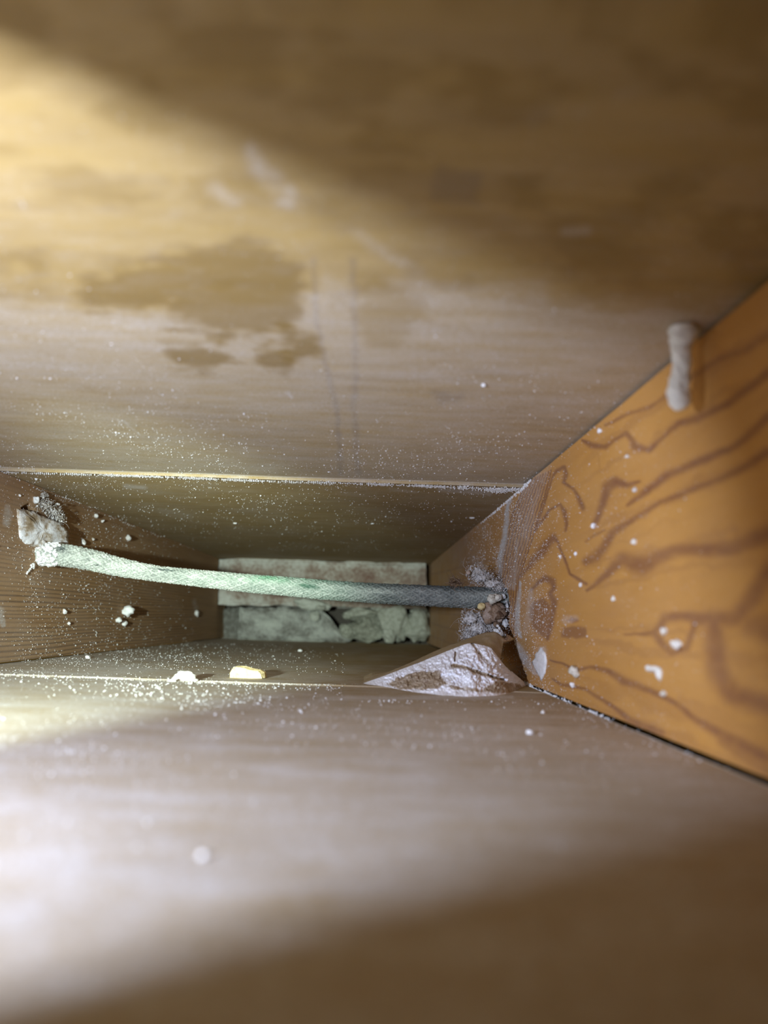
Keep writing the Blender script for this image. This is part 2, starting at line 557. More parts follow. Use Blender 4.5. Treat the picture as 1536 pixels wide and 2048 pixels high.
GRAIN = [
    ([(1209, 850), (1250, 830), (1297, 815), (1332, 791), (1436, 717), (1489, 700), (1536, 668)], [3, 5, 5, 5, 9, 10, 10], 0.75),
    ([(1164, 881), (1181, 890), (1209, 894), (1230, 878), (1251, 866), (1262, 880), (1269, 894), (1297, 899), (1328, 871), (1356, 847), (1394, 836), (1454, 808), (1536, 745)],
     [3, 7, 6, 4, 6, 7, 9, 6, 5, 7, 11, 8, 10], 0.95),
    ([(1255, 1011), (1290, 983), (1331, 951), (1401, 920), (1471, 892), (1536, 833)], [4, 8, 10, 9, 8, 11], 0.95),
    ([(1171, 1123), (1190, 1115), (1210, 1090), (1224, 1065), (1239, 1055), (1265, 1039), (1321, 1004), (1401, 972), (1471, 944), (1536, 903)], [9, 13, 10, 9, 9, 7, 7, 8, 9, 11], 0.9),
    ([(1171, 1084), (1188, 1070), (1210, 1060)], [3, 4, 3], 0.6),
    ([(1188, 1048), (1199, 1025), (1207, 998), (1214, 973), (1231, 963), (1255, 970), (1279, 962)], [7, 8, 9, 12, 11, 7, 3], 0.95),
    ([(1173, 1182), (1194, 1166), (1223, 1139), (1244, 1118), (1279, 1130), (1314, 1116), (1349, 1101), (1419, 1099), (1471, 1093), (1536, 1066)], [3, 7, 10, 17, 26, 18, 13, 17, 17, 19], 0.9),
    ([(1248, 1268), (1280, 1267), (1307, 1264), (1321, 1250), (1330, 1235), (1366, 1233), (1401, 1238), (1471, 1236), (1505, 1195), (1536, 1140)], [2, 4, 8, 9, 12, 10, 16, 20, 20, 18], 0.85),
    ([(1307, 1264), (1324, 1289), (1342, 1306), (1370, 1294), (1382, 1268), (1390, 1245)], [8, 9, 10, 9, 7, 8], 0.85),
    ([(1425, 1245), (1430, 1300), (1438, 1350), (1464, 1390), (1536, 1412)], [18, 24, 26, 24, 26], 0.85),
    ([(1500, 1250), (1536, 1260)], [24, 30], 0.7),
    ([(1101, 1320), (1125, 1328), (1147, 1341), (1178, 1333), (1216, 1343), (1244, 1361), (1297, 1380), (1349, 1407), (1384, 1434), (1419, 1455), (1471, 1483), (1530, 1516)], [2, 3, 4, 4, 6, 11, 8, 7, 8, 11, 15, 18], 0.9),
    ([(1105, 1357), (1122, 1369), (1167, 1378), (1195, 1395), (1227, 1416), (1258, 1441), (1324, 1467)], [2, 4, 4, 5, 5, 8, 8], 0.85),
    ([(1069, 1061), (1081, 1029), (1095, 984), (1105, 953), (1116, 940), (1128, 934), (1132, 947), (1126, 965), (1147, 979), (1157, 998), (1165, 1018)], [3, 3, 3, 3, 5, 4, 5, 4, 4, 5, 6], 0.9),
    ([(1071, 1061), (1085, 1039), (1099, 1020), (1120, 1009), (1128, 1022), (1132, 1045), (1130, 1061)], [3, 4, 3, 3, 6, 4, 3], 0.9),
    ([(1040, 1154), (1054, 1137), (1069, 1117), (1085, 1098), (1105, 1076), (1116, 1086), (1126, 1111), (1134, 1131), (1138, 1147), (1155, 1158), (1171, 1168)], [4, 5, 9, 11, 9, 3, 3, 3, 3, 4, 4], 0.95),
    ([(1062, 1180), (1077, 1164), (1089, 1156), (1103, 1163), (1107, 1174), (1101, 1188), (1107, 1203), (1101, 1245), (1094, 1277)], [3, 5, 7, 8, 6, 6, 8, 8, 4], 0.95),
    ([(1200, 940), (1195, 905)], [2, 2], 0.2),
    ([(1440, 1480), (1536, 1545)], [10, 16], 0.6),
]
BLOBS = [[(1062, 1206), (1085, 1196), (1105, 1212), (1100, 1255), (1088, 1278), (1070, 1262), (1060, 1235)],
         [(1119, 1276), (1124, 1256), (1150, 1252), (1172, 1254), (1178, 1280), (1160, 1276), (1140, 1278)],
         [(1132, 1241), (1144, 1234), (1155, 1240), (1145, 1246)]]
HOLE_R = [(1000, 1172), (1012, 1180), (1017, 1205), (1013, 1245), (1024, 1275), (1036, 1318), (1050, 1352), (1030, 1345), (1012, 1325), (996, 1290), (990, 1240), (985, 1195)]


def paint_right(X, Y, P):
    n = wob(X, Y, 1, 34, 41); k = wob(X, Y, 1, 9, 43)
    Xw, Yw = X + 3 * n + 1.3 * k, Y + 3 * wob(X, Y, 1, 30, 45) + 1.0 * k
    wv = vnoise(X / 14, Y / 14, 47)
    slope = (Y - 1237.0) / np.maximum(X - 730.4, 40)               # lines along the stud's length share a slope
    fl_ = fbm(slope * 26 + 0.9 * n, 1.0 / np.maximum(X - 600, 60) * 700, 49, 3)
    stain_shade = 0.22 * smooth(0.52, 0.72, fl_) * smooth(1120, 1220, X)
    for pts, w, a in GRAIN:
        w = np.asarray(w, float) * 0.85
        stain_shade = np.maximum(stain_shade, a * line_mask(Xw, Yw, pts, list(w), 0.85) * (0.72 + 0.28 * wv))
    for pg in BLOBS:
        stain_shade = np.maximum(stain_shade, 0.7 * smooth(-4, 4, poly_sd(X, Y, pg) + 6 * n + 3 * k))
    ca = np.array([(1050, 965), (1010, 1060), (990, 1180), (985, 1275)], float)
    cb = np.array([(1102, 940), (1066, 1070), (1036, 1160), (1030, 1305)], float)
    for q in np.linspace(0.05, 1, 10):
        pts = (ca * (1 - q) + cb * q).tolist()
        stain_shade = np.maximum(stain_shade, 0.95 * line_mask(Xw, Y, pts, 1.3, 0.5))
    for q in np.linspace(0.15, 0.9, 6):                         # faint grain on the deep half
        stain_shade = np.maximum(stain_shade, 0.25 * line_mask(X, Y + 2 * n, [(863, 1124 + q * 165), (1000, 1074 + q * 280)], 2.5, 0.8))
    near = smooth(1150, 1020, X)
    dust = 0.06 + 0.16 * near * (0.6 + 0.6 * n) + 0.10 * smooth(1010, 930, X)
    dust = np.maximum(dust, 0.35 * smooth(-10, 10, 26 - np.abs(X - (1078 - (Y - 930) * 0.30))) * (Y < 1180) * (0.5 + 0.5 * vnoise(X / 3, Y / 9, 3)))
    for pts, w, a in (([(1024, 992), (1017, 1008), (1013, 1045), (1007, 1086), (1000, 1125), (1001, 1156)], [3, 4, 5, 6, 6, 2], 0.95),
                      ([(1040, 1163), (1037, 1193), (1034, 1225), (1036, 1262), (1042, 1275)], [2, 5, 5, 7, 3], 0.95),
                      ([(1062, 1180), (1060, 1220), (1052, 1262)], [6, 9, 7], 0.4),
                      ([(1034, 1080), (1030, 1140), (1026, 1180)], [3, 4, 3], 0.5),
                      ([(1030, 1290), (1050, 1318), (1070, 1345)], [9, 10, 5], 0.75),
                      ([(1060, 1372), (1100, 1396), (1135, 1412)], [3, 3, 3], 0.6),
                      ([(1084, 1300), (1086, 1330)], [9, 8], 0.5),
                      ([(1130, 1240), (1152, 1236)], [9, 7], 0.3)):
        dust = np.maximum(dust, a * line_mask(Xw, Yw, pts, w, 0.7) * (0.65 + 0.5 * vnoise(X / 3, Y / 3, 7)))
    inside = smooth(-2, 2.5, poly_sd(X, Y, HOLE_R) + 2 * k)
    relief = 0.022 * inside + 0.00025 * n + 0.0003 * stain_shade
    return {'dust': np.clip(dust, 0, 1) * (1 - inside), 'stain_shade': np.clip(stain_shade + 0.8 * inside, 0, 1)}, relief  # the recess is darkened in colour too, as painted shade


HOLE_L = [(44, 1016), (58, 1008), (72, 1024), (98, 1044), (114, 1056), (118, 1092), (104, 1094), (92, 1052), (66, 1036)]


def paint_left(X, Y, P):
    n = wob(X, Y, 1, 40, 51); k = wob(X, Y, 1, 9, 53)
    L = (P[:, 2] - P[:, 2].min()) / max(np.ptp(P[:, 2]), 1e-6)
    w = P[:, 2] + 0.0016 * (fbm(P[:, 1] * 9, P[:, 2] * 30, 55, 2) - 0.5) * 2
    lines = 0.5 + 0.5 * np.sin(w * 2 * math.pi / 0.0032 + 5 * fbm(w * 120, P[:, 1] * 2, 57, 2))
    stain_shade = 0.75 * smooth(0.55, 1.0, lines) * (0.35 + 0.65 * smooth(0.75, 0.30, L)) * (0.5 + 0.8 * vnoise(P[:, 1] * 14, w * 500, 58))
    dust = 0.07 + 0.06 * n + 0.06 * smooth(200, 0, X)
    for pts, wd, a in (([(14, 1012), (16, 1030), (13, 1048)], [5, 10, 7], 0.6), ([(0, 1220), (6, 1250)], [8, 5], 0.6), ([(62, 1160), (70, 1168)], [6, 4], 0.35),
                       ([(290, 1180), (345, 1215)], [14, 20], 0.12), ([(388, 1200), (396, 1230)], [5, 5], 0.3)):
        dust = np.maximum(dust, a * line_mask(X + 2 * k, Y + 2 * k, pts, wd, 0.8) * (0.6 + 0.5 * vnoise(X / 2, Y / 2, 7)))
    inside = smooth(-1.5, 2, poly_sd(X, Y, HOLE_L) + 1.5 * k)
    relief = 0.020 * inside + 0.00035 * smooth(0.5, 1, lines) * smooth(0.8, 0.3, L)
    return {'dust': np.clip(dust, 0, 1) * (1 - inside), 'stain_shade': np.clip(stain_shade + 0.6 * inside, 0, 1)}, relief  # inside the hole the colour also carries painted shade


def plain(X, Y, P):
    return {'dust': 0 * X + 0.05, 'stain_shade': 0 * X}, 0 * X


# ------------------------------------------------------------------ the cavity: boards, studs, end wall
Y_SEAM_L = hit('ceiling', 8, 940)[1]
Y_SEAM = 0.5 * (Y_SEAM_L + hit('ceiling', 1045, 966)[1])
Y_FSEAM = 0.5 * (hit('floor', 60, 1354)[1] + hit('floor', 700, 1367)[1])
Y_NEAR = -0.06


def box(name, lo, hi, mat, parent=None):
    (x0, y0, z0), (x1, y1, z1) = lo, hi
    v = [(x0, y0, z0), (x1, y0, z0), (x1, y1, z0), (x0, y1, z0), (x0, y0, z1), (x1, y0, z1), (x1, y1, z1), (x0, y1, z1)]
    f = [(0, 3, 2, 1), (4, 5, 6, 7), (0, 1, 5, 4), (1, 2, 6, 5), (2, 3, 7, 6), (3, 0, 4, 7)]
    return mesh_obj(name, v, f, mat, parent, {'dust': [0.05] * 8, 'stain_shade': [0] * 8}, False)


ceil_z = max(edge('lt', 0.1)[2], edge('rt', 0.1)[2], edge('lt', DB)[2], edge('rt', DB)[2])
floor_z = min(edge('lb', 0.1)[2], edge('rb', 0.1)[2], edge('lb', DB)[2], edge('rb', DB)[2])
ceiling = tag(box('ceiling', (-0.34, Y_NEAR, ceil_z + 0.016), (0.17, 1.24, ceil_z + 0.030), M_BACKING),
              'brown board ceiling of the cavity, two dusty boards meeting at a joint', 'ceiling', kind='structure')
floor = tag(box('floor', (-0.34, Y_NEAR, floor_z - 0.034), (0.17, 1.24, floor_z - 0.018), M_BACKING),
            'dusty brown board floor of the cavity with a long joint', 'floor', kind='structure')


def near_board(name, mat, s, y_split, nu, nv, paint, thick, inset, parent):
    return board(name, mat, s, 0.03, y_split, nu, nv, paint, thick, inset, 0.0, parent, seen=0.10 if s == 'ceiling' else 0.055)


tag(near_board('panel', M_CEIL, 'ceiling', Y_SEAM, 420, 320, paint_ceiling, 0.012, (-0.004, -0.004), ceiling), 'near ceiling board with dark water blotches and drip lines')
tag(board('panel', M_CEIL, 'ceiling', Y_SEAM + 0.0006, DB + 0.05, 260, 110, paint_ceiling_far, 0.012, (-0.004, -0.004), 0.0019, ceiling), 'deep ceiling board, darker and finely dusted')
tag(near_board('panel', M_FLOOR, 'floor', Y_FSEAM, 300, 260, paint_floor, 0.012, (-0.004, 0.0008), floor), 'near floor board under pale dust')
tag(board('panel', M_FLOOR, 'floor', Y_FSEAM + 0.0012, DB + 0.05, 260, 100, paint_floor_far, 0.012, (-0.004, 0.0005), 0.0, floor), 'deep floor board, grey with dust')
tag(board('wall_left', M_LEFT, 'left', 0.03, DB + 0.06, 260, 520, paint_left, 0.045, (0.0012, 0.0022), seen=0.40),
    'brown stud along the left with fine straight grain lines', 'stud', kind='structure')
tag(board('wall_right', M_RIGHT, 'right', 0.03, DB + 0.06, 380, 640, paint_right, 0.045, (0.0017, 0.0018), seen=0.14),
    'orange wooden stud along the right with dark wavy grain and a knot', 'stud', kind='structure')

back = tag(box('wall_back', (-0.31, DB + 0.085, floor_z - 0.016), (0.15, DB + 0.12, ceil_z + 0.014), M_BACKING),
           'masonry end wall, one long brick above broken grey brick and mortar', 'wall', kind='structure')


def masonry(name, mat, px, depth, rough, seed, tone, parent, front=0.0):
    """a brick with a worn front: px = outline corners (left top, right top, right bottom, left bottom)"""
    c = [at_depth(x, y, DB + front) for x, y in px]
    nu, nv = 46, 22
    U, V = np.meshgrid(np.linspace(0, 1, nu), np.linspace(0, 1, nv), indexing='ij')
    P = ((c[0] * (1 - U[..., None]) + c[1] * U[..., None]) * (1 - V[..., None]) + (c[3] * (1 - U[..., None]) + c[2] * U[..., None]) * V[..., None])
    ed = np.minimum(np.minimum(U, 1 - U) * nu, np.minimum(V, 1 - V) * nv) / 3.0
    rnd = np.clip(1 - ed, 0, 1) ** 2
    h = fbm(U * 9, V * 4, seed, 4) - 0.5
    P[..., 1] += rnd * 0.006 - h * rough
    P[..., 0] += (fbm(V * 6, U * 3, seed + 5, 3) - 0.5) * 0.004 * rnd
    P[..., 2] += (fbm(U * 14, V * 3, seed + 8, 3) - 0.5) * 0.006 * rnd
    flat = P.reshape(-1, 3)
    idx = np.arange(nu * nv).reshape(nu, nv)
    loop = np.concatenate([idx[:, 0], idx[-1, 1:], idx[-2::-1, -1], idx[0, -2:0:-1]])
    rim = flat[loop].copy(); rim[:, 1] = DB + front + depth
    ring = np.arange(len(loop)) + nu * nv
    side = np.stack([loop, np.roll(loop, -1), np.roll(ring, -1), ring], 1)
    n0 = nu * nv
    faces = np.concatenate([grid_faces(nu, nv), side, np.array([[n0, n0 + nu - 1, n0 + nu + nv - 2, n0 + 2 * nu + nv - 3]])])
    t = tone(U.ravel(), V.ravel())
    return mesh_obj(name, np.concatenate([flat, rim]), faces, mat, parent, {'tone': np.concatenate([t, t[loop]])})


def tone_top(u, v):
    t = 0.22 + 1.5 * (fbm(u * 11, v * 3, 61, 4) - 0.42)
    t = t + 0.45 * smooth(0.22, 0.05, v) + 0.5 * smooth(0.10, 0.02, u) + 0.3 * smooth(0.80, 0.95, v) * smooth(0.6, 0.2, u)
    t = t + 0.28 * smooth(0.55, 0.9, u)
    return np.clip(t, 0, 1)


tag(masonry('brick', M_BRICK, [(436, 1116), (853, 1126), (853, 1216), (436, 1210)], 0.08, 0.010, 3, tone_top, back), 'long pinkish brick smeared with pale mortar')
tag(masonry('brick', M_GREYBRICK, [(478, 1215), (640, 1217), (702, 1286), (474, 1281)], 0.07, 0.012, 9,
            lambda u, v: np.clip(0.45 + 1.7 * (fbm(u * 8, v * 4, 71, 4) - 0.5), 0, 1), back, 0.008), 'broken grey brick with a slanted end')


def mortar(label, blobs, seed):
    h = Heap()
    for px, py, front, rx, ry, rz, tone in blobs:
        h.ball(at_depth(px, py, DB + front), np.array([rx, ry, rz]) * DB / F_PX, tone, 4, 0.34, 1.7)
    return tag(h.build('mortar_clump', M_MORTAR, back), label)


mortar('pale mortar squeezed over the joint', [(622, 1212, 0.0, 34, 16, 14, 0.95), (612, 1203, 0, 22, 14, 9, 0.9), (628, 1232, 0.004, 11, 9, 11, 0.8)], 1)
tag(mortar('yellowish mortar crumb in the joint', [(641, 1216, -0.012, 9, 8, 6, 0.7)], 2), 'yellowish mortar crumb in the joint')
mortar('lumpy grey mortar beside the dark hollow', [(722, 1226, 0.02, 42, 22, 16, 0.55), (735, 1258, 0.02, 44, 26, 26, 0.35), (697, 1262, 0.02, 17, 16, 20, 0.45)], 3)
mortar('grey mortar hump near the right stud', [(792, 1244, 0.012, 34, 24, 40, 0.62), (778, 1272, 0.004, 17, 16, 17, 0.7), (770, 1222, 0.02, 30, 20, 16, 0.6)], 4)
mortar('grey mortar hump against the right stud', [(835, 1256, 0.012, 26, 22, 34, 0.6), (838, 1225, 0.02, 22, 18, 18, 0.5)], 5)
tag(masonry('shaded_gap_block', M_GREYBRICK, [(434, 1216), (480, 1216), (480, 1284), (434, 1284)], 0.05, 0.004, 19, lambda u, v: 0.05 + 0 * u, back, 0.05), 'dark gap in the corner, its shade put into the colour')  # set-back block in the corner gap, its shade painted as dark tone

# unseen upright added to block the torch: it shades the right foreground
t_dir = np.array([0.815, 0.58]); p_dir = np.array([0.58, -0.815])
zl, zh = floor_z - 0.005, ceil_z + 0.004


def blocker_pt(a, b, z):
    q = LAMP[:2] + t_dir * a + p_dir * (b - 0.29 * (z - LAMP[2]))
    return (q[0], q[1], z)


jv = [blocker_pt(a, b, z) for z in (zl, zh) for a, b in ((0.050, -0.001), (0.062, -0.001), (0.062, 0.050), (0.050, 0.050))]
jf = [(0, 1, 2, 3), (7, 6, 5, 4), (0, 4, 5, 1), (1, 5, 6, 2), (2, 6, 7, 3), (3, 7, 4, 0)]
tag(mesh_obj('light_blocker_1', jv, jf, M_LEFT, None, {'dust': [0.05] * 8, 'stain_shade': [0.3] * 8}, False),
    'unseen brown upright added beside the lens to block the torch light', 'light_blocker', kind='structure')

# ------------------------------------------------------------------ the cable
CAB = [(60, 1108, 21), (95, 1108, 21), (146, 1113, 21), (195, 1123, 19.5), (244, 1135, 17.5), (293, 1144, 15.5), (326, 1149, 14.8), (374, 1154, 15.6), (430, 1160, 16.4),
       (500, 1167, 17.4), (563, 1172, 18), (640, 1179, 18.6), (725, 1185, 19), (800, 1189, 19.8), (888, 1193, 20.6), (950, 1195, 20.8), (1005, 1197, 20.8), (1050, 1198, 20.8)]
yl = hit('left', 80, 1108)[1]
yr = hit('right', 1004, 1197)[1]


def catmull(pts, n):
    p = np.asarray(pts, float)
    p = np.concatenate([[2 * p[0] - p[1]], p, [2 * p[-1] - p[-2]]])
    out = []
    m = len(p) - 3
    for t in np.linspace(0, m - 1e-6, n):
        i = int(t); f = t - i
        a, b, c, d = p[i:i + 4]
        out.append(0.5 * (2 * b + (c - a) * f + (2 * a - 5 * b + 4 * c - d) * f * f + (3 * b - a - 3 * c + d) * f ** 3))
    return np.array(out)


pts = []
for x, y, r in CAB:
    q = np.clip((x - 80) / 924.0, -0.05, 1.05)
    Y = yl + (yr - yl) * q + 0.028 * math.sin(math.pi * np.clip(q, 0, 1)) * (1 - q)
    p = at_depth(x, y, Y)
    pts.append((*p, r * Y / F_PX, x))
NR, NS = 1500, 132
cc = catmull(pts, NR)
ctr, rad, cxp = cc[:, :3], cc[:, 3], cc[:, 4]
tan = np.gradient(ctr, axis=0); tan /= np.linalg.norm(tan, axis=1)[:, None]
n1 = np.cross(tan, np.array([0, 0, 1.0])); n1 /= np.linalg.norm(n1, axis=1)[:, None]
n2 = np.cross(n1, tan)
arc = np.concatenate([[0], np.cumsum(np.linalg.norm(np.diff(ctr, axis=0), axis=1))])
th = np.linspace(0, 2 * math.pi, NS, endpoint=False)
S, T = np.meshgrid(arc, th, indexing='ij')
CX = np.broadcast_to(cxp[:, None], S.shape)
JT = 0.5 * (fbm(S * 260, T * 3, 83, 2) - 0.5)
A = 18 * (T + JT * 0.5) + S * 2 * math.pi / 0.0046
B = 18 * (T - JT * 0.5) - S * 2 * math.pi / 0.0046
wa = np.abs(np.cos(A / 2)); wb = np.abs(np.cos(B / 2))
over = (np.sin((A + B) / 4) * np.sin((A - B) / 4)) > 0
weave = np.where(over, wa, wb) ** 0.7
fuzz = fbm(S * 900, T * 7, 81, 3) - 0.5
smear = smooth(620, 820, CX)                                        # the weave is clogged towards the right
disp = (0.0010 - 0.0004 * smear) * (weave - 0.6) + (0.0006 + 0.0004 * smooth(500, 100, CX)) * fuzz * 2
R = rad[:, None] + disp
V = ctr[:, None, :] + n1[:, None, :] * (np.cos(T) * R)[..., None] + n2[:, None, :] * (np.sin(T) * R)[..., None]
top = np.sin(T); face = np.cos(T)
dust = 0.78 - 0.36 * smooth(330, 620, CX) - 0.22 * smooth(600, 760, CX)
dust = dust + 0.25 * (fbm(S * 60, T * 1.2, 85, 3) - 0.5) * 2 - 0.28 * smooth(0.35, 0.95, top) * smooth(420, 700, CX) + 0.14 * smooth(900, 1000, CX)
gr = vnoise(S * 1500, T * 16, 84)
dust = dust * (0.62 + 0.45 * weave * (1 - 0.6 * smear) + (0.25 + 0.5 * smear) * (gr - 0.3))
for x0, t0, wx, wt in ((122, 0.55, 9, 0.25), (178, -0.1, 7, 0.12), (200, -0.4, 8, 0.1), (330, 0.6, 30, 0.15), (620, 0.2, 18, 0.2)):
    dust -= 0.9 * np.exp(-((CX - x0) / wx) ** 2 - ((top - t0) / wt) ** 2) * (0.4 + 0.8 * vnoise(S * 500, T * 6, 88))
verd = 0.75 * np.exp(-((CX - 535) / 70) ** 2) * smooth(-0.2, 0.6, top) * (0.3 + vnoise(S * 130, T * 3, 90)) + 0.25 * smooth(300, 420, CX) * smooth(760, 640, CX)
i, j = np.meshgrid(np.arange(NR - 1), np.arange(NS), indexing='ij')
cf = np.stack([(i * NS + j).ravel(), ((i + 1) * NS + j).ravel(), ((i + 1) * NS + (j + 1) % NS).ravel(), (i * NS + (j + 1) % NS).ravel()], 1)
tag(mesh_obj('cloth_cable', V.reshape(-1, 3), cf, M_CABLE, None,
             {'dust': np.clip(dust, 0, 1).ravel(), 'weave': weave.ravel(), 'verdigris': np.clip(verd, 0, 1).ravel()}),
    'grey-green braided cloth cable crossing between the two studs', 'cable')


# ------------------------------------------------------------------ debris
def S_(px, Y):
    return px * Y / F_PX


def crumb(name, s, px, py, w, h, mat, tone, label, cat='crumb', group=None, sub=3, amp=0.42, stand=0.6, extra=()):
    """a small lump lying on a surface of the cavity"""
    p = hit(s, px, py); Y = p[1]
    out = OUTWARD[s]
    r = np.array([S_(w, Y) / 2, S_(0.5 * (w + h), Y) / 2, S_(h, Y) / 2])
    ax = int(np.argmax(np.abs(out)))
    hp = Heap()
    hp.ball(p - out * r[ax] * stand, r, tone, sub, amp, 1.5)
    for dx, dy, ww, hh in extra:
        q = hit(s, px + dx, py + dy)
        rr = np.array([S_(ww, q[1]), S_((ww + hh) / 2, q[1]), S_(hh, q[1])]) / 2
        hp.ball(q - out * rr[ax] * stand, rr, tone, 2, amp, 1.5)
    return tag(hp.build(name, mat), label, cat, group)


def clump(name, centers, n, rr, tone, mat, label, cat, fib=0, fib_len=0.008, fib_r=0.00012, fib_tone=None, amp=0.4):
    """fluffy debris: many lumps and fibres gathered round a few centres (point, spread)"""
    hp = Heap()
    for c, s in centers:                                            # matted core
        hp.ball(c, np.asarray(s) * 0.5, tone, 3, 0.6, 2.4)
    for k in range(n * 7):
        c, s = centers[k % len(centers)]
        d = rng.normal(size=3); d /= np.linalg.norm(d)
        p = c + d * np.asarray(s) * rng.uniform(0.30, 1.0)
        hp.ball(p, rng.uniform(0.22, 0.62) * rr[0] * (1.8 if rng.random() < 0.1 else 1), np.clip(rng.normal(tone, 0.22), 0, 1), 1, 0.7, 2.2)
    for k in range(fib):
        c, s = centers[int(rng.integers(len(centers)))]
        p = c + rng.normal(size=3) * np.asarray(s) * 0.5
        d = rng.normal(size=3); d /= np.linalg.norm(d)
        hp.fibre(p, p + d * fib_len * rng.uniform(0.4, 1.2), fib_r * rng.uniform(0.7, 1.5), np.clip((fib_tone if fib_tone is not None else tone) + rng.normal() * 0.15, 0, 1), 0.5)
    return tag(hp.build(name, mat), label, cat)


# --- left hole
YL = hit('left', 85, 1070)[1]


def wall_pt(s, px, py, off=0.0):
    return hit(s, px, py) - OUTWARD[s] * off


fl = [(33, 1018), (46, 1019), (60, 1023), (83, 1037), (104, 1048), (111, 1064), (113, 1087), (98, 1092), (83, 1094), (66, 1094), (50, 1088), (39, 1076), (36, 1048)]


def slab(name, outline, s, lifts, thick, mat, tone_f, label, cat, rings=9, rough=0.0012):
    """a thin torn piece standing off a surface; lifts = stand-off at each outline point"""
    o = np.array([wall_pt(s, x, y, l) for (x, y), l in zip(outline, lifts)])
    n = 6
    dense = np.concatenate([o[k] + (o[(k + 1) % len(o)] - o[k]) * np.linspace(0, 1, n, endpoint=False)[:, None] for k in range(len(o))])
    m = len(dense)
    c = dense.mean(0)
    inn = -OUTWARD[s]
    V, T = [], []
    for r in range(rings):
        f = 1 - r / (rings - 1) * 0.97
        q = c + (dense - c) * f
        qx, qy = project(q)
        nz = fbm(qx / 7, qy / 7, 5, 4) - 0.5
        q = q + inn * ((thick * (1 - f * f) * 0.5) + rough * 2 * nz)[:, None]
        q[:, :] += rng.normal(size=q.shape) * rough * 0.3 * f
        V.append(q); T.append(np.array([tone_f(*project(x[None])) for x in q]).ravel())
    V.append(dense - inn * thick); T.append(T[0])
    f = []
    for r in range(rings - 1):
        for k in range(m):
            k2 = (k + 1) % m
            f.append((r * m + k, r * m + k2, (r + 1) * m + k2, (r + 1) * m + k))
    f.append(tuple(range((rings - 1) * m, rings * m)))
    for k in range(m):
        k2 = (k + 1) % m
        f.append((k2, k, rings * m + k, rings * m + k2))
    f.append(tuple(range(rings * m + m - 1, rings * m - 1, -1)))
    return tag(mesh_obj(name, np.concatenate(V), f, mat, None, {'tone': np.concatenate(T)}), label, cat)


def tone_flap(x, y):
    t = 0.80 + 0.9 * (fbm(x / 9, y / 12, 91, 3) - 0.5) * 2
    t = t - 0.6 * np.exp(-((x - 75) / 14) ** 2 - ((y - 1042) / 9) ** 2) - 0.4 * np.exp(-((x - 78) / 12) ** 2 - ((y - 1074) / 7) ** 2)
    return np.clip(t, 0, 1)


slab('torn_flap', fl, 'left', [0.0005, 0.001, 0.002, 0.005, 0.008, 0.010, 0.010, 0.007, 0.004, 0.003, 0.001, 0.0005, 0.0005], 0.004, M_GYPSUM, tone_flap,
     'dust-crusted torn flap on the left stud, just above the cable end', 'flap')
clump('dust_clump', [(wall_pt('left', 82, 1010, 0.004), (0.005, 0.012, 0.006)), (wall_pt('left', 94, 1022, 0.005), (0.006, 0.014, 0.008)), (wall_pt('left', 104, 1036, 0.005), (0.006, 0.010, 0.007)),
                     (wall_pt('left', 85, 992, 0.002), (0.002, 0.006, 0.003))],
      120, (0.0010, 0.0026), 0.72, M_LINT, 'grey dusty clump on the left stud above the torn flap', 'clump', 60, 0.007)
crumb('dust_ball', 'left', 68, 1001, 15, 16, M_WHITE, 0.9, 'white powdery ball topping the dusty clump on the left stud', 'crumb')
clump('dust_curl', [(wall_pt('left', 127, 1064 + 5 * k, 0.002), (0.0015, 0.002, 0.002)) for k in range(5)], 40, (0.0007, 0.0015), 0.5, M_LINT,
      'small grey curl of dust between torn flap and cable', 'dust curl', 25, 0.004)
# collar of plaster dust round the cable end
ce = [(ctr[int(np.argmin(np.abs(cxp - x)))], rad[int(np.argmin(np.abs(cxp - x)))]) for x in (66, 76, 88, 100, 110)]
hp = Heap()
for k in range(420):
    c, r = ce[k % 5]
    a = rng.uniform(0, 2 * math.pi)
    p = c + np.array([rng.normal() * 0.003, -abs(math.cos(a)) * r * 0.95 if rng.random() < .8 else math.cos(a) * r, math.sin(a) * r * 1.02])
    hp.ball(p, rng.uniform(0.0007, 0.0017), np.clip(rng.normal(0.8, 0.15), 0, 1), 1, 0.4, 2)
for k in range(16):
    q = k / 15
    hp.ball(wall_pt('left', 66 - 16 * q + rng.normal() * 1.5, 1128 + 20 * q, 0.001), rng.uniform(0.0008, 0.0018) * (1 - 0.5 * q), 0.8, 1)
tag(hp.build('plaster_collar', M_WHITE), 'crust of white plaster dust round the left cable end', 'plaster crust')

for px, py, w, h, t, lab in ((248, 1221, 24, 24, 0.85, 'largest white crumb on the left stud, below the cable'), (233, 1240, 13, 12, 0.8, 'white crumb under the largest crumb on the left stud, left one of two'),
                             (246, 1247, 11, 14, 0.8, 'white crumb under the largest crumb on the left stud, right one of two'), (189, 1032, 12, 10, 0.85, 'pale crumb on the left stud near the ceiling, above the curl of dust'),
                             (252, 1076, 14, 12, 0.7, 'grey crumb on the left stud near the ceiling, farthest up the stud'), (163, 1084, 10, 14, 0.75, 'pale crumb just above the cable, right of the dust curl'),
                             (391, 1228, 9, 13, 0.75, 'small pale crumb deep on the left stud near the brick wall'), (203, 1042, 7, 6, 0.7, 'tiny crumb on the left stud beside the pale crumb near the ceiling'),
                             (184, 1078, 7, 7, 0.35, 'tiny brown crumb above the cable on the left stud'), (38, 991, 6, 6, 0.8, 'tiny white crumb on the left stud beside the joint corner'),
                             (127, 1223, 9, 11, 0.8, 'small white crumb low on the left stud near its grain lines'), (136, 1247, 7, 7, 0.8, 'tiny white crumb low on the left stud near the floor edge')):
    crumb('plaster_crumb', 'left', px, py, w, h, M_WHITE, t, lab, 'crumb', 'crumbs on the left stud')

# --- right hole
YR = yr


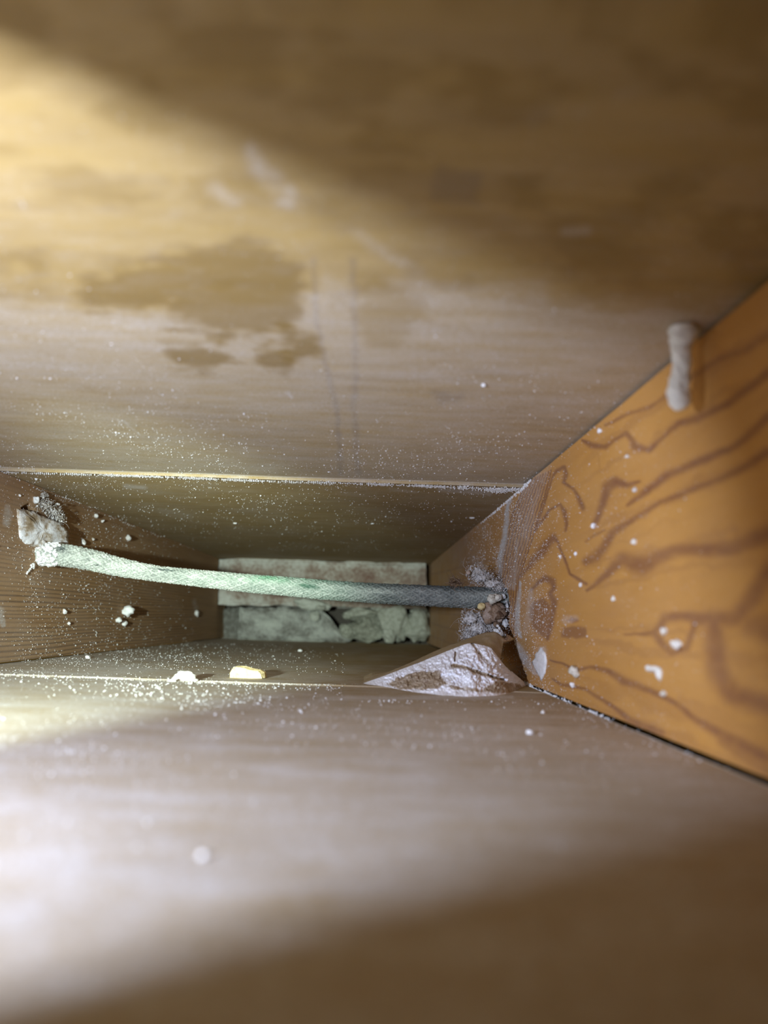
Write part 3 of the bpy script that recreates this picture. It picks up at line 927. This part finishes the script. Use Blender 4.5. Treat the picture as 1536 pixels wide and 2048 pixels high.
def rp(px, py, dY=0.0):
    return at_depth(px, py, YR + dY)


u_ = 1.0 * YR / F_PX
clump('dust_clump', [(rp(985, 1168, -0.004), (34 * u_, 20 * u_, 19 * u_)), (rp(968, 1156, 0.004), (36 * u_, 18 * u_, 17 * u_)), (rp(998, 1178, -0.006), (16 * u_, 14 * u_, 14 * u_)), (rp(956, 1146, 0.006), (30 * u_, 16 * u_, 24 * u_))],
      190, (0.0009, 0.0028), 0.75, M_LINT, 'fluffy grey dust clump on top of the cable at the right stud', 'clump', 130, 0.009)
crumb_c = Heap(); crumb_c.ball(rp(936, 1146, 0.0), np.array([5, 5, 6.5]) * u_, 0.9, 3, 0.4)
tag(crumb_c.build('tan_crumb', M_BROWN), 'tan crumb at the tip of the fluffy clump above the cable', 'crumb')
clump('wood_shavings', [(rp(904, 1166, -0.006), (5 * u_, 5 * u_, 7 * u_)), (rp(916, 1164, -0.006), (8 * u_, 6 * u_, 7 * u_))], 34, (0.0006, 0.0014), 0.3, M_BROWN,
      'brown tuft of wood shavings sitting on the cable', 'shavings', 80, 0.008, 0.0002, 0.3)


def lump(name, px, py, w, h, dY, mat, tone, label, amp=0.4, n=1):
    hp = Heap()
    hp.ball(rp(px, py, dY), np.array([w, 0.5 * (w + h), h]) / 2 * u_, tone, 3, amp, 1.7)
    for k in range(n - 1):
        hp.ball(rp(px + rng.normal() * w * 0.3, py + rng.normal() * h * 0.3, dY + rng.normal() * 0.002), rng.uniform(0.15, 0.35) * w * u_, np.clip(tone + rng.normal() * 0.2, 0, 1), 2, amp, 2)
    return tag(hp.build(name, mat), label, 'crumb')


lump('plaster_pellet', 1005, 1193, 15, 11, -0.012, M_WHITE, 0.75, 'smooth white pellet where the cable enters the right stud')
lump('plaster_crumb', 988, 1197, 24, 16, -0.016, M_CREAM, 0.35, 'pinkish crumbly lump on the cable beside the right stud', 0.4, 8)
lump('tan_pebble', 963, 1213, 15, 14, -0.014, M_TAN, 0.6, 'round tan pebble under the cable near the right stud', 0.3)
lump('brown_crumb', 991, 1226, 38, 34, -0.010, M_BROWN, 0.55, 'brown crumbly lump under the cable end at the right stud', 0.5, 26)
clump('lint_tuft', [(rp(942, 1238, -0.004), (25 * u_, 18 * u_, 25 * u_)), (rp(954, 1258, -0.004), (36 * u_, 18 * u_, 28 * u_)), (rp(968, 1243, -0.002), (32 * u_, 16 * u_, 26 * u_)), (rp(938, 1270, -0.002), (20 * u_, 12 * u_, 18 * u_)), (rp(984, 1252, -0.004), (20 * u_, 14 * u_, 20 * u_))],
      210, (0.0010, 0.0030), 0.82, M_LINT, 'pale grey lint tuft hanging below the cable above the broken board', 'lint', 260, 0.010)
lump('plaster_crumb', 1010, 1246, 12, 22, -0.010, M_WHITE, 0.85, 'white crumb in the dark crack of the right stud', 0.5, 6)
lump('plaster_crumb', 998, 1264, 18, 17, -0.022, M_WHITE, 0.85, 'white powdery crumb on the tip of the broken board', 0.5, 8)
lump('plaster_crumb', 1014, 1213, 7, 20, -0.008, M_WHITE, 0.85, 'narrow white crust beside the brown lump at the right stud', 0.5, 4)

# --- lifted broken corner of the floor board
RIDGE = [(725, 1367), (770, 1347), (802, 1333), (838, 1317), (873, 1301), (905, 1288), (938, 1276), (966, 1266), (990, 1264), (1008, 1276)]
CREST = [(725, 1367), (770, 1351), (802, 1339), (838, 1325), (873, 1311), (905, 1298), (938, 1287), (962, 1290), (984, 1298), (1000, 1322)]
BASE = [(728, 1369), (770, 1374), (802, 1380), (838, 1386), (873, 1390), (905, 1392), (938, 1394), (970, 1393), (1012, 1388), (1056, 1370)]
yb0, yb1 = hit('floor', 728, 1369)[1], hit('floor', 1050, 1372)[1]


def rail(pts, dY, n=120):
    a = catmull(pts, n)
    return a


nu_, nv_ = 280, 90
rc, cc2, bc = catmull(RIDGE, nu_), catmull(CREST, nu_), catmull(BASE, nu_)
q = np.linspace(0, 1, nu_)
yr_ = hit('floor', 728, 1367)[1]
Ybase = np.array([hit('floor', x, y)[1] for x, y in bc])
Pb = np.array([at_depth(x, y, Y) for (x, y), Y in zip(bc, Ybase)])
Pc = np.array([at_depth(x, y, yr_ + 0.004 * k) for (x, y), k in zip(cc2, q)])
Pr = np.array([at_depth(x, y, yr_ + 0.001 + 0.034 * min(1, 3 * k)) for (x, y), k in zip(rc, q)])
Pd = Pr + np.array([0, 0.05, 0]); Pd[:, 2] = np.array([edge('lb', p[1])[2] * .4 + edge('rb', p[1])[2] * .6 for p in Pd]) + 0.001
Pd[:, 2] = np.minimum(Pd[:, 2], Pr[:, 2])
vv = np.linspace(0, 1, nv_)
face_ = Pb[:, None, :] * (1 - vv[None, :, None]) + Pc[:, None, :] * vv[None, :, None]
fx, fy = project(face_.reshape(-1, 3))
hgt = 0.55 * (fbm(fx / 13, fy / 13, 95, 4) - 0.5) + 0.38 * (fbm(fx / 3.6, fy / 3.6, 96, 3) - 0.5)
amp_ = np.minimum(1, np.repeat(q, nv_) * 6) * np.sin(np.pi * np.clip(np.tile(vv, nu_), 0.02, 0.98)) ** 0.4
crack = line_mask(fx, fy, [(908, 1332), (925, 1333), (950, 1342), (985, 1354), (1010, 1360)], [5, 3, 4, 3, 2]) + line_mask(fx, fy, [(945, 1286), (955, 1300), (975, 1322)], [3, 3, 4]) * 0.7 + line_mask(fx, fy, [(912, 1305), (910, 1322)], 2)
face_ = face_.reshape(-1, 3) + np.stack([0 * hgt, -(hgt * 0.014 * amp_) + 0.004 * np.clip(crack, 0, 1), hgt * 0.002 * amp_], 1)
tone = 1.55 + 0.5 * hgt
tan1 = poly_sd(fx, fy, [(765, 1368), (800, 1352), (835, 1340), (882, 1342), (892, 1368), (880, 1376), (850, 1382), (800, 1380)]) + 14 * hgt
tone = tone - 1.25 * smooth(-4, 5, tan1)
tan2 = poly_sd(fx, fy, [(888, 1366), (930, 1374), (962, 1378), (995, 1360), (1056, 1372), (1030, 1388), (975, 1386), (905, 1380)]) + 10 * hgt
tone = tone - 1.2 * smooth(-4, 4, tan2)
tone = tone - 1.4 * np.clip(crack, 0, 1)
paper_root = bpy.data.objects.new('broken_board', None)
paper_root.location = Vector(hit('floor', 900, 1385).tolist())
sc.collection.objects.link(paper_root)
tag(paper_root, 'lifted broken corner of floor board with white torn plaster face', 'broken board')


def under(o, root):
    o.parent = root
    o.matrix_parent_inverse = root.matrix_world.inverted()
    o.matrix_parent_inverse.translation = -root.location
    return o


under(tag(mesh_obj('torn_face', face_, grid_faces(nu_, nv_), M_GYPSUM, None, {'tone': np.clip(tone, 0, 1.5)}), 'crumbly white torn face'), paper_root)
nb = 14
tt = np.linspace(0, 1, nb)
topf = np.concatenate([Pc[:, None, :] * (1 - tt[None, :, None]) + Pr[:, None, :] * tt[None, :, None], (Pr[:, None, :] * (1 - tt[None, 1:, None]) + Pd[:, None, :] * tt[None, 1:, None])], 1)
m2 = topf.shape[1]
topf = topf.reshape(-1, 3)
tn = fbm(topf[:, 0] * 300, topf[:, 1] * 300, 97, 3)
topf[:, 2] += (tn - 0.5) * 0.0008
under(tag(mesh_obj('paper_top', topf, grid_faces(nu_, m2), M_FLOOR, None, {'dust': 0.12 + 0.25 * tn, 'stain_shade': 0.05 * tn}), 'brown paper-like upper side'), paper_root)

# --- pieces on the floor
c1 = crumb('plaster_heap', 'floor', 368, 1360, 46, 26, M_CREAM, 0.9, 'small pale plaster heap on the floor joint', 'crumb', None, 3, 0.5, 0.35, ((-22, 3, 18, 8), (20, 2, 16, 8), (12, 8, 10, 5)))


def chip():
    p = hit('floor', 490, 1357); Y = p[1]
    u = Y / F_PX
    prof = [(-33, 0), (-33, 12), (-29, 20), (-20, 24), (-4, 22), (10, 18), (26, 15), (34, 10), (36, 0)]
    n = 10
    V, F = [], []
    for k in range(n):
        d = k / (n - 1)
        for i, (x, z) in enumerate(prof):
            j = rng.normal(size=3) * 0.6
            taper = 1 - 0.25 * abs(d - 0.4)
            V.append(p + np.array([(x * taper + 6 * d + j[0]) * u, (d * 34 + j[1]) * u, (z * taper + (j[2] if z > 0 else 0)) * u]))
    m = len(prof)
    for k in range(n - 1):
        for i in range(m):
            i2 = (i + 1) % m
            F.append((k * m + i, k * m + i2, (k + 1) * m + i2, (k + 1) * m + i))
    F.append(tuple(range(m))); F.append(tuple(range(n * m - 1, (n - 1) * m - 1, -1)))
    o = mesh_obj('tan_chip', V, F, M_TAN, None, {'tone': np.full(len(V), 0.7)}, False)
    tag(o, 'yellow-tan chip lying on the floor just past the joint', 'chip')
    crumb('plaster_crumb', 'floor', 526, 1349, 12, 10, M_WHITE, 0.85, 'white crumb at the right end of the yellow-tan chip', 'crumb')


chip()
for px, py, w, h, lab in ((1060, 1468, 16, 12, 'blurred pale crumb on the near floor close to the orange stud'), (470, 1338, 8, 6, 'tiny pale crumb behind the yellow-tan chip on the floor'),
                          (176, 1317, 12, 9, 'small pale crumb on the deep floor by the left stud'), (405, 1716, 18, 12, 'pale blurred speck of plaster on the near floor, closest to the lens'),
                          (600, 1303, 8, 6, 'tiny pale crumb on the deep floor below the broken brick')):
    crumb('plaster_crumb', 'floor', px, py, w, h, M_WHITE, 0.85, lab, 'crumb', 'crumbs on the floor')
for px, py, w, h, lab in ((944, 1031, 13, 10, 'white crumb on the deep ceiling board near the right stud'), (745, 1043, 8, 9, 'small grey crumb on the middle of the deep ceiling board'), (470, 1042, 9, 8, 'small pale crumb on the left of the deep ceiling board'),
                          (967, 768, 9, 9, 'blurred white crumb on the near ceiling board beside the dark spot')):
    crumb('plaster_crumb', 'ceiling', px, py, w, h, M_WHITE, 0.85, lab, 'crumb', 'crumbs on the ceiling boards')

# --- pieces on the orange stud
for px, py, w, h, mt, t, lab in ((1190, 1052, 15, 12, M_WHITE, 0.9, 'bright white crumb at the foot of a dark grain streak on the orange stud'), (1153, 1108, 9, 9, M_WHITE, 0.9, 'small white crumb on the orange stud between the wavy grain loops'),
                                 (1202, 862, 10, 12, M_WHITE, 0.8, 'white crumb on the orange stud near the ceiling edge'), (1257, 913, 12, 9, M_CREAM, 0.7, 'cream crumb on the orange stud below the zigzag grain line'),
                                 (1272, 980, 12, 14, M_WHITE, 0.7, 'pale crumb on the orange stud between two dark grain streaks'), (1157, 1344, 26, 26, M_CREAM, 0.35, 'tan lump stuck on the lower grain line of the orange stud'),
                                 (1147, 1370, 10, 12, M_WHITE, 0.8, 'white crumb just under the tan lump on the orange stud'), (1360, 1288, 24, 20, M_CREAM, 0.9, 'blurred cream crumb inside the knot ring of the orange stud'),
                                 (1332, 1262, 15, 18, M_CREAM, 0.75, 'fainter cream crumb at the upper left of the knot ring'), (1229, 1198, 12, 13, M_CREAM, 0.7, 'cream crumb on the orange stud left of the knot'),
                                 (1163, 1170, 9, 9, M_WHITE, 0.8, 'small white crumb under the thin grain loop on the orange stud'), (1122, 1113, 7, 8, M_WHITE, 0.9, 'tiny white crumb on the narrow leg of the grain loop'),
                                 (1272, 1083, 13, 12, M_CREAM, 0.7, 'cream crumb on the orange stud above the thick grain blotch'), (1331, 1387, 14, 12, M_CREAM, 0.5, 'faint cream crumb on the lower thick grain line of the orange stud')):
    crumb('plaster_crumb', 'right', px, py, w, h, mt, t, lab, 'crumb', 'crumbs on the orange stud', stand=0.45)
crumb('plaster_flake', 'right', 1313, 1338, 34, 12, M_CREAM, 0.9, 'blurred hooked white flake on the orange stud below the knot', 'flake', None, 3, 0.4, 0.4, ((8, 10, 14, 26), (-12, -2, 14, 12)))
fd = [(1066, 1326), (1074, 1308), (1084, 1295), (1091, 1306), (1094, 1322), (1091, 1346), (1084, 1361), (1077, 1348)]
slab('plaster_dab', fd, 'right', [0.0008] * 8, 0.0012, M_WHITE, lambda x, y: 0.9 + 0 * x, 'white pointed dab of plaster on the orange stud above the floor gap', 'plaster dab', 6, 0.0006)

# --- crusty plaster stick at the ceiling edge of the orange stud
Yst = hit('right', 1395, 735)[1] * 0.965
prof = [(1366, 652, 27), (1366, 662, 29), (1366, 676, 28), (1364, 690, 22), (1362, 704, 21), (1364, 720, 19), (1364, 738, 20), (1361, 756, 21), (1359, 772, 23), (1358, 790, 23), (1359, 803, 21), (1360, 814, 15), (1357, 821, 6)]
pc = catmull(prof, 90)
ns = 40
tha = np.linspace(0, 2 * math.pi, ns, endpoint=False)
V = []
for k, (x, y, r) in enumerate(pc):
    c = at_depth(x, y, Yst)
    rr = r * Yst / F_PX * (1 + 0.22 * (fbm(np.cos(tha) * 2.5 + 7, np.sin(tha) * 2.5 + k * 0.25, 101, 4) - 0.5) * 2)
    notch = np.exp(-((y - 776) / 7) ** 2) * np.exp(-((tha - 0.0 + math.pi) % (2 * math.pi) - math.pi) ** 2 / 0.25)
    rr = rr * (1 - 0.55 * notch)
    V.append(c + np.stack([np.cos(tha) * rr, np.sin(tha) * rr * 0.9, 0.15 * rr * np.sin(tha)], 1))
V = np.concatenate(V)
i, j = np.meshgrid(np.arange(89), np.arange(ns), indexing='ij')
F = [tuple(x) for x in np.stack([(i * ns + j).ravel(), ((i + 1) * ns + j).ravel(), ((i + 1) * ns + (j + 1) % ns).ravel(), (i * ns + (j + 1) % ns).ravel()], 1).tolist()]
F.append(tuple(range(ns))); F.append(tuple(range(90 * ns - 1, 89 * ns - 1, -1)))
tag(mesh_obj('plaster_stick', V, F, M_CREAM, None, {'tone': np.full(len(V), 0.95)}), 'crusty whitish plaster-coated stick at the top edge of the orange stud', 'plaster stick')


# ------------------------------------------------------------------ powder and specks nobody could count
def specks(name, s, n, Y0, Y1, r0, label, lift=0.0, u0=0.0, u1=1.0, bias=None, big=0.02):
    Yv = np.exp(rng.uniform(math.log(Y0), math.log(Y1), n))
    u = rng.uniform(u0, u1, n)
    P = surf(s, u, Yv) - OUTWARD[s] * lift
    X, Yp = project(P)
    keep = (X > -80) & (X < 1616) & (Yp > -80) & (Yp < 2128)
    dens = fbm(P[:, 0] * 30 + P[:, 2] * 41, P[:, 1] * 30, 111, 3)
    keep &= rng.random(n) < smooth(0.25, 0.7, dens) * 0.9 + 0.15
    keep &= ~((s == 'floor') & (X > 690) & (Yp > 1275) & (Yp < 1400))   # none under the lifted corner
    if bias is not None: keep &= rng.random(n) < bias(X, Yp)
    P = P[keep]; n = len(P)
    r = r0 * np.exp(rng.normal(size=n) * 0.35) * np.where(rng.random(n) < big, 1.8, 1.0)
    r *= np.clip(P[:, 1] / 0.48, 0.35, 1.4)
    jit = 1 + 0.35 * rng.normal(size=(n, 6, 1)) * 0.6
    V = P[:, None, :] + OCT_V[None] * jit * r[:, None, None]
    Fc = OCT_F[None] + (np.arange(n) * 6)[:, None, None]
    o = mesh_obj(name, V.reshape(-1, 3), Fc.reshape(-1, 3), M_WHITE, None, {'tone': np.repeat(np.clip(rng.normal(0.8, 0.15, n), 0, 1), 6)}, False)
    return tag(o, label, 'dust', None, 'stuff')


specks('dust_specks', 'ceiling', 17000, 0.12, Y_SEAM, 0.00030, 'white dust specks scattered over the near ceiling board', 0.0,
       bias=lambda X, Y: 0.25 + 0.6 * smooth(650, 950, Y))
specks('dust_specks', 'ceiling', 6500, Y_SEAM, 1.0, 0.00024, 'fine white dust specks over the deep ceiling board', 0.0020, bias=lambda X, Y: 0.2 + 0.8 * smooth(1080, 960, Y))
specks('dust_specks', 'floor', 13000, 0.10, Y_FSEAM, 0.00046, 'white dust specks scattered over the near floor board', bias=lambda X, Y: 0.35 + 0.4 * smooth(1600, 1390, Y))
specks('dust_specks', 'floor', 7000, Y_FSEAM, 1.0, 0.00026, 'white dust specks scattered over the deep floor board', bias=lambda X, Y: 0.25 + 0.7 * smooth(600, 300, X))
specks('dust_specks', 'left', 7000, 0.40, 1.0, 0.00023, 'white dust specks clinging to the brown left stud', bias=lambda X, Y: 0.2 + 0.8 * smooth(330, 120, X))
specks('dust_specks', 'right', 20000, 0.22, 0.75, 0.00024, 'white dust specks clinging to the orange right stud',
       bias=lambda X, Y: 0.16 + 0.84 * smooth(1150, 1040, X) * smooth(930, 1000, X) + 0.1 * smooth(1250, 1100, X))


def ridge(name, s, pts, n, width, rr, lift, tone, mat, label, gaps=True):
    """a crumbly line of powder along a joint"""
    a = catmull(pts, 400)
    hp = Heap()
    for k in range(n):
        t = rng.random()
        x, y, wd = a[int(t * 399)]
        if gaps and rng.random() > 0.25 + 1.1 * smooth(0.3, 0.7, float(vnoise(x / 22, 3.0, 121))): continue
        p = hit(s, x, y + rng.normal() * wd * 0.5 * width) - OUTWARD[s] * lift
        hp.ball(p, rng.uniform(*rr), np.clip(rng.normal(tone, 0.12), 0, 1), 1, 0.4, 2)
    return tag(hp.build(name, mat), label, 'dust', None, 'stuff')


def rim_pt(k, px):
    return px


dy_ = 0.0
ridge('dust_ridge', 'ceiling', [(5, 939, 3), (200, 944, 3), (350, 949, 3), (520, 956, 4), (700, 961, 4), (850, 966, 4), (960, 972, 7), (1000, 975, 8), (1040, 972, 4)], 3600, 0.6, (0.00022, 0.00062), 0.0022, 0.92, M_WHITE,
      'crumbly white line of powder along the ceiling joint')
ridge('dust_ridge', 'floor', [(10, 1352, 2), (180, 1356, 2), (340, 1363, 3), (480, 1367, 2), (620, 1369, 2), (740, 1369, 2)], 800, 0.5, (0.00015, 0.0004), 0.0, 0.85, M_CREAM,
      'thin cream line of crumbs along the floor joint')
ridge('dust_ridge', 'right', [(1050, 1366, 4), (1084, 1384, 4), (1122, 1400, 5), (1145, 1410, 5), (1220, 1440, 4)], 420, 0.9, (0.0003, 0.0008), 0.0, 0.92, M_WHITE,
      'white powder along the floor gap of the orange stud')
ridge('dust_ridge', 'right', [(1062, 961, 3), (1040, 981, 5), (1018, 1000, 5), (985, 1028, 3), (960, 1048, 2)], 420, 0.9, (0.0003, 0.0008), 0.0, 0.9, M_WHITE,
      'white powder along the ceiling edge of the orange stud')
ridge('dust_ridge', 'left', [(20, 950, 2), (90, 985, 2), (156, 1004, 2), (260, 1050, 2), (395, 1102, 2)], 160, 0.9, (0.0003, 0.0007), 0.0, 0.6, M_WHITE,
      'sparse crumbs along the ceiling edge of the left stud')
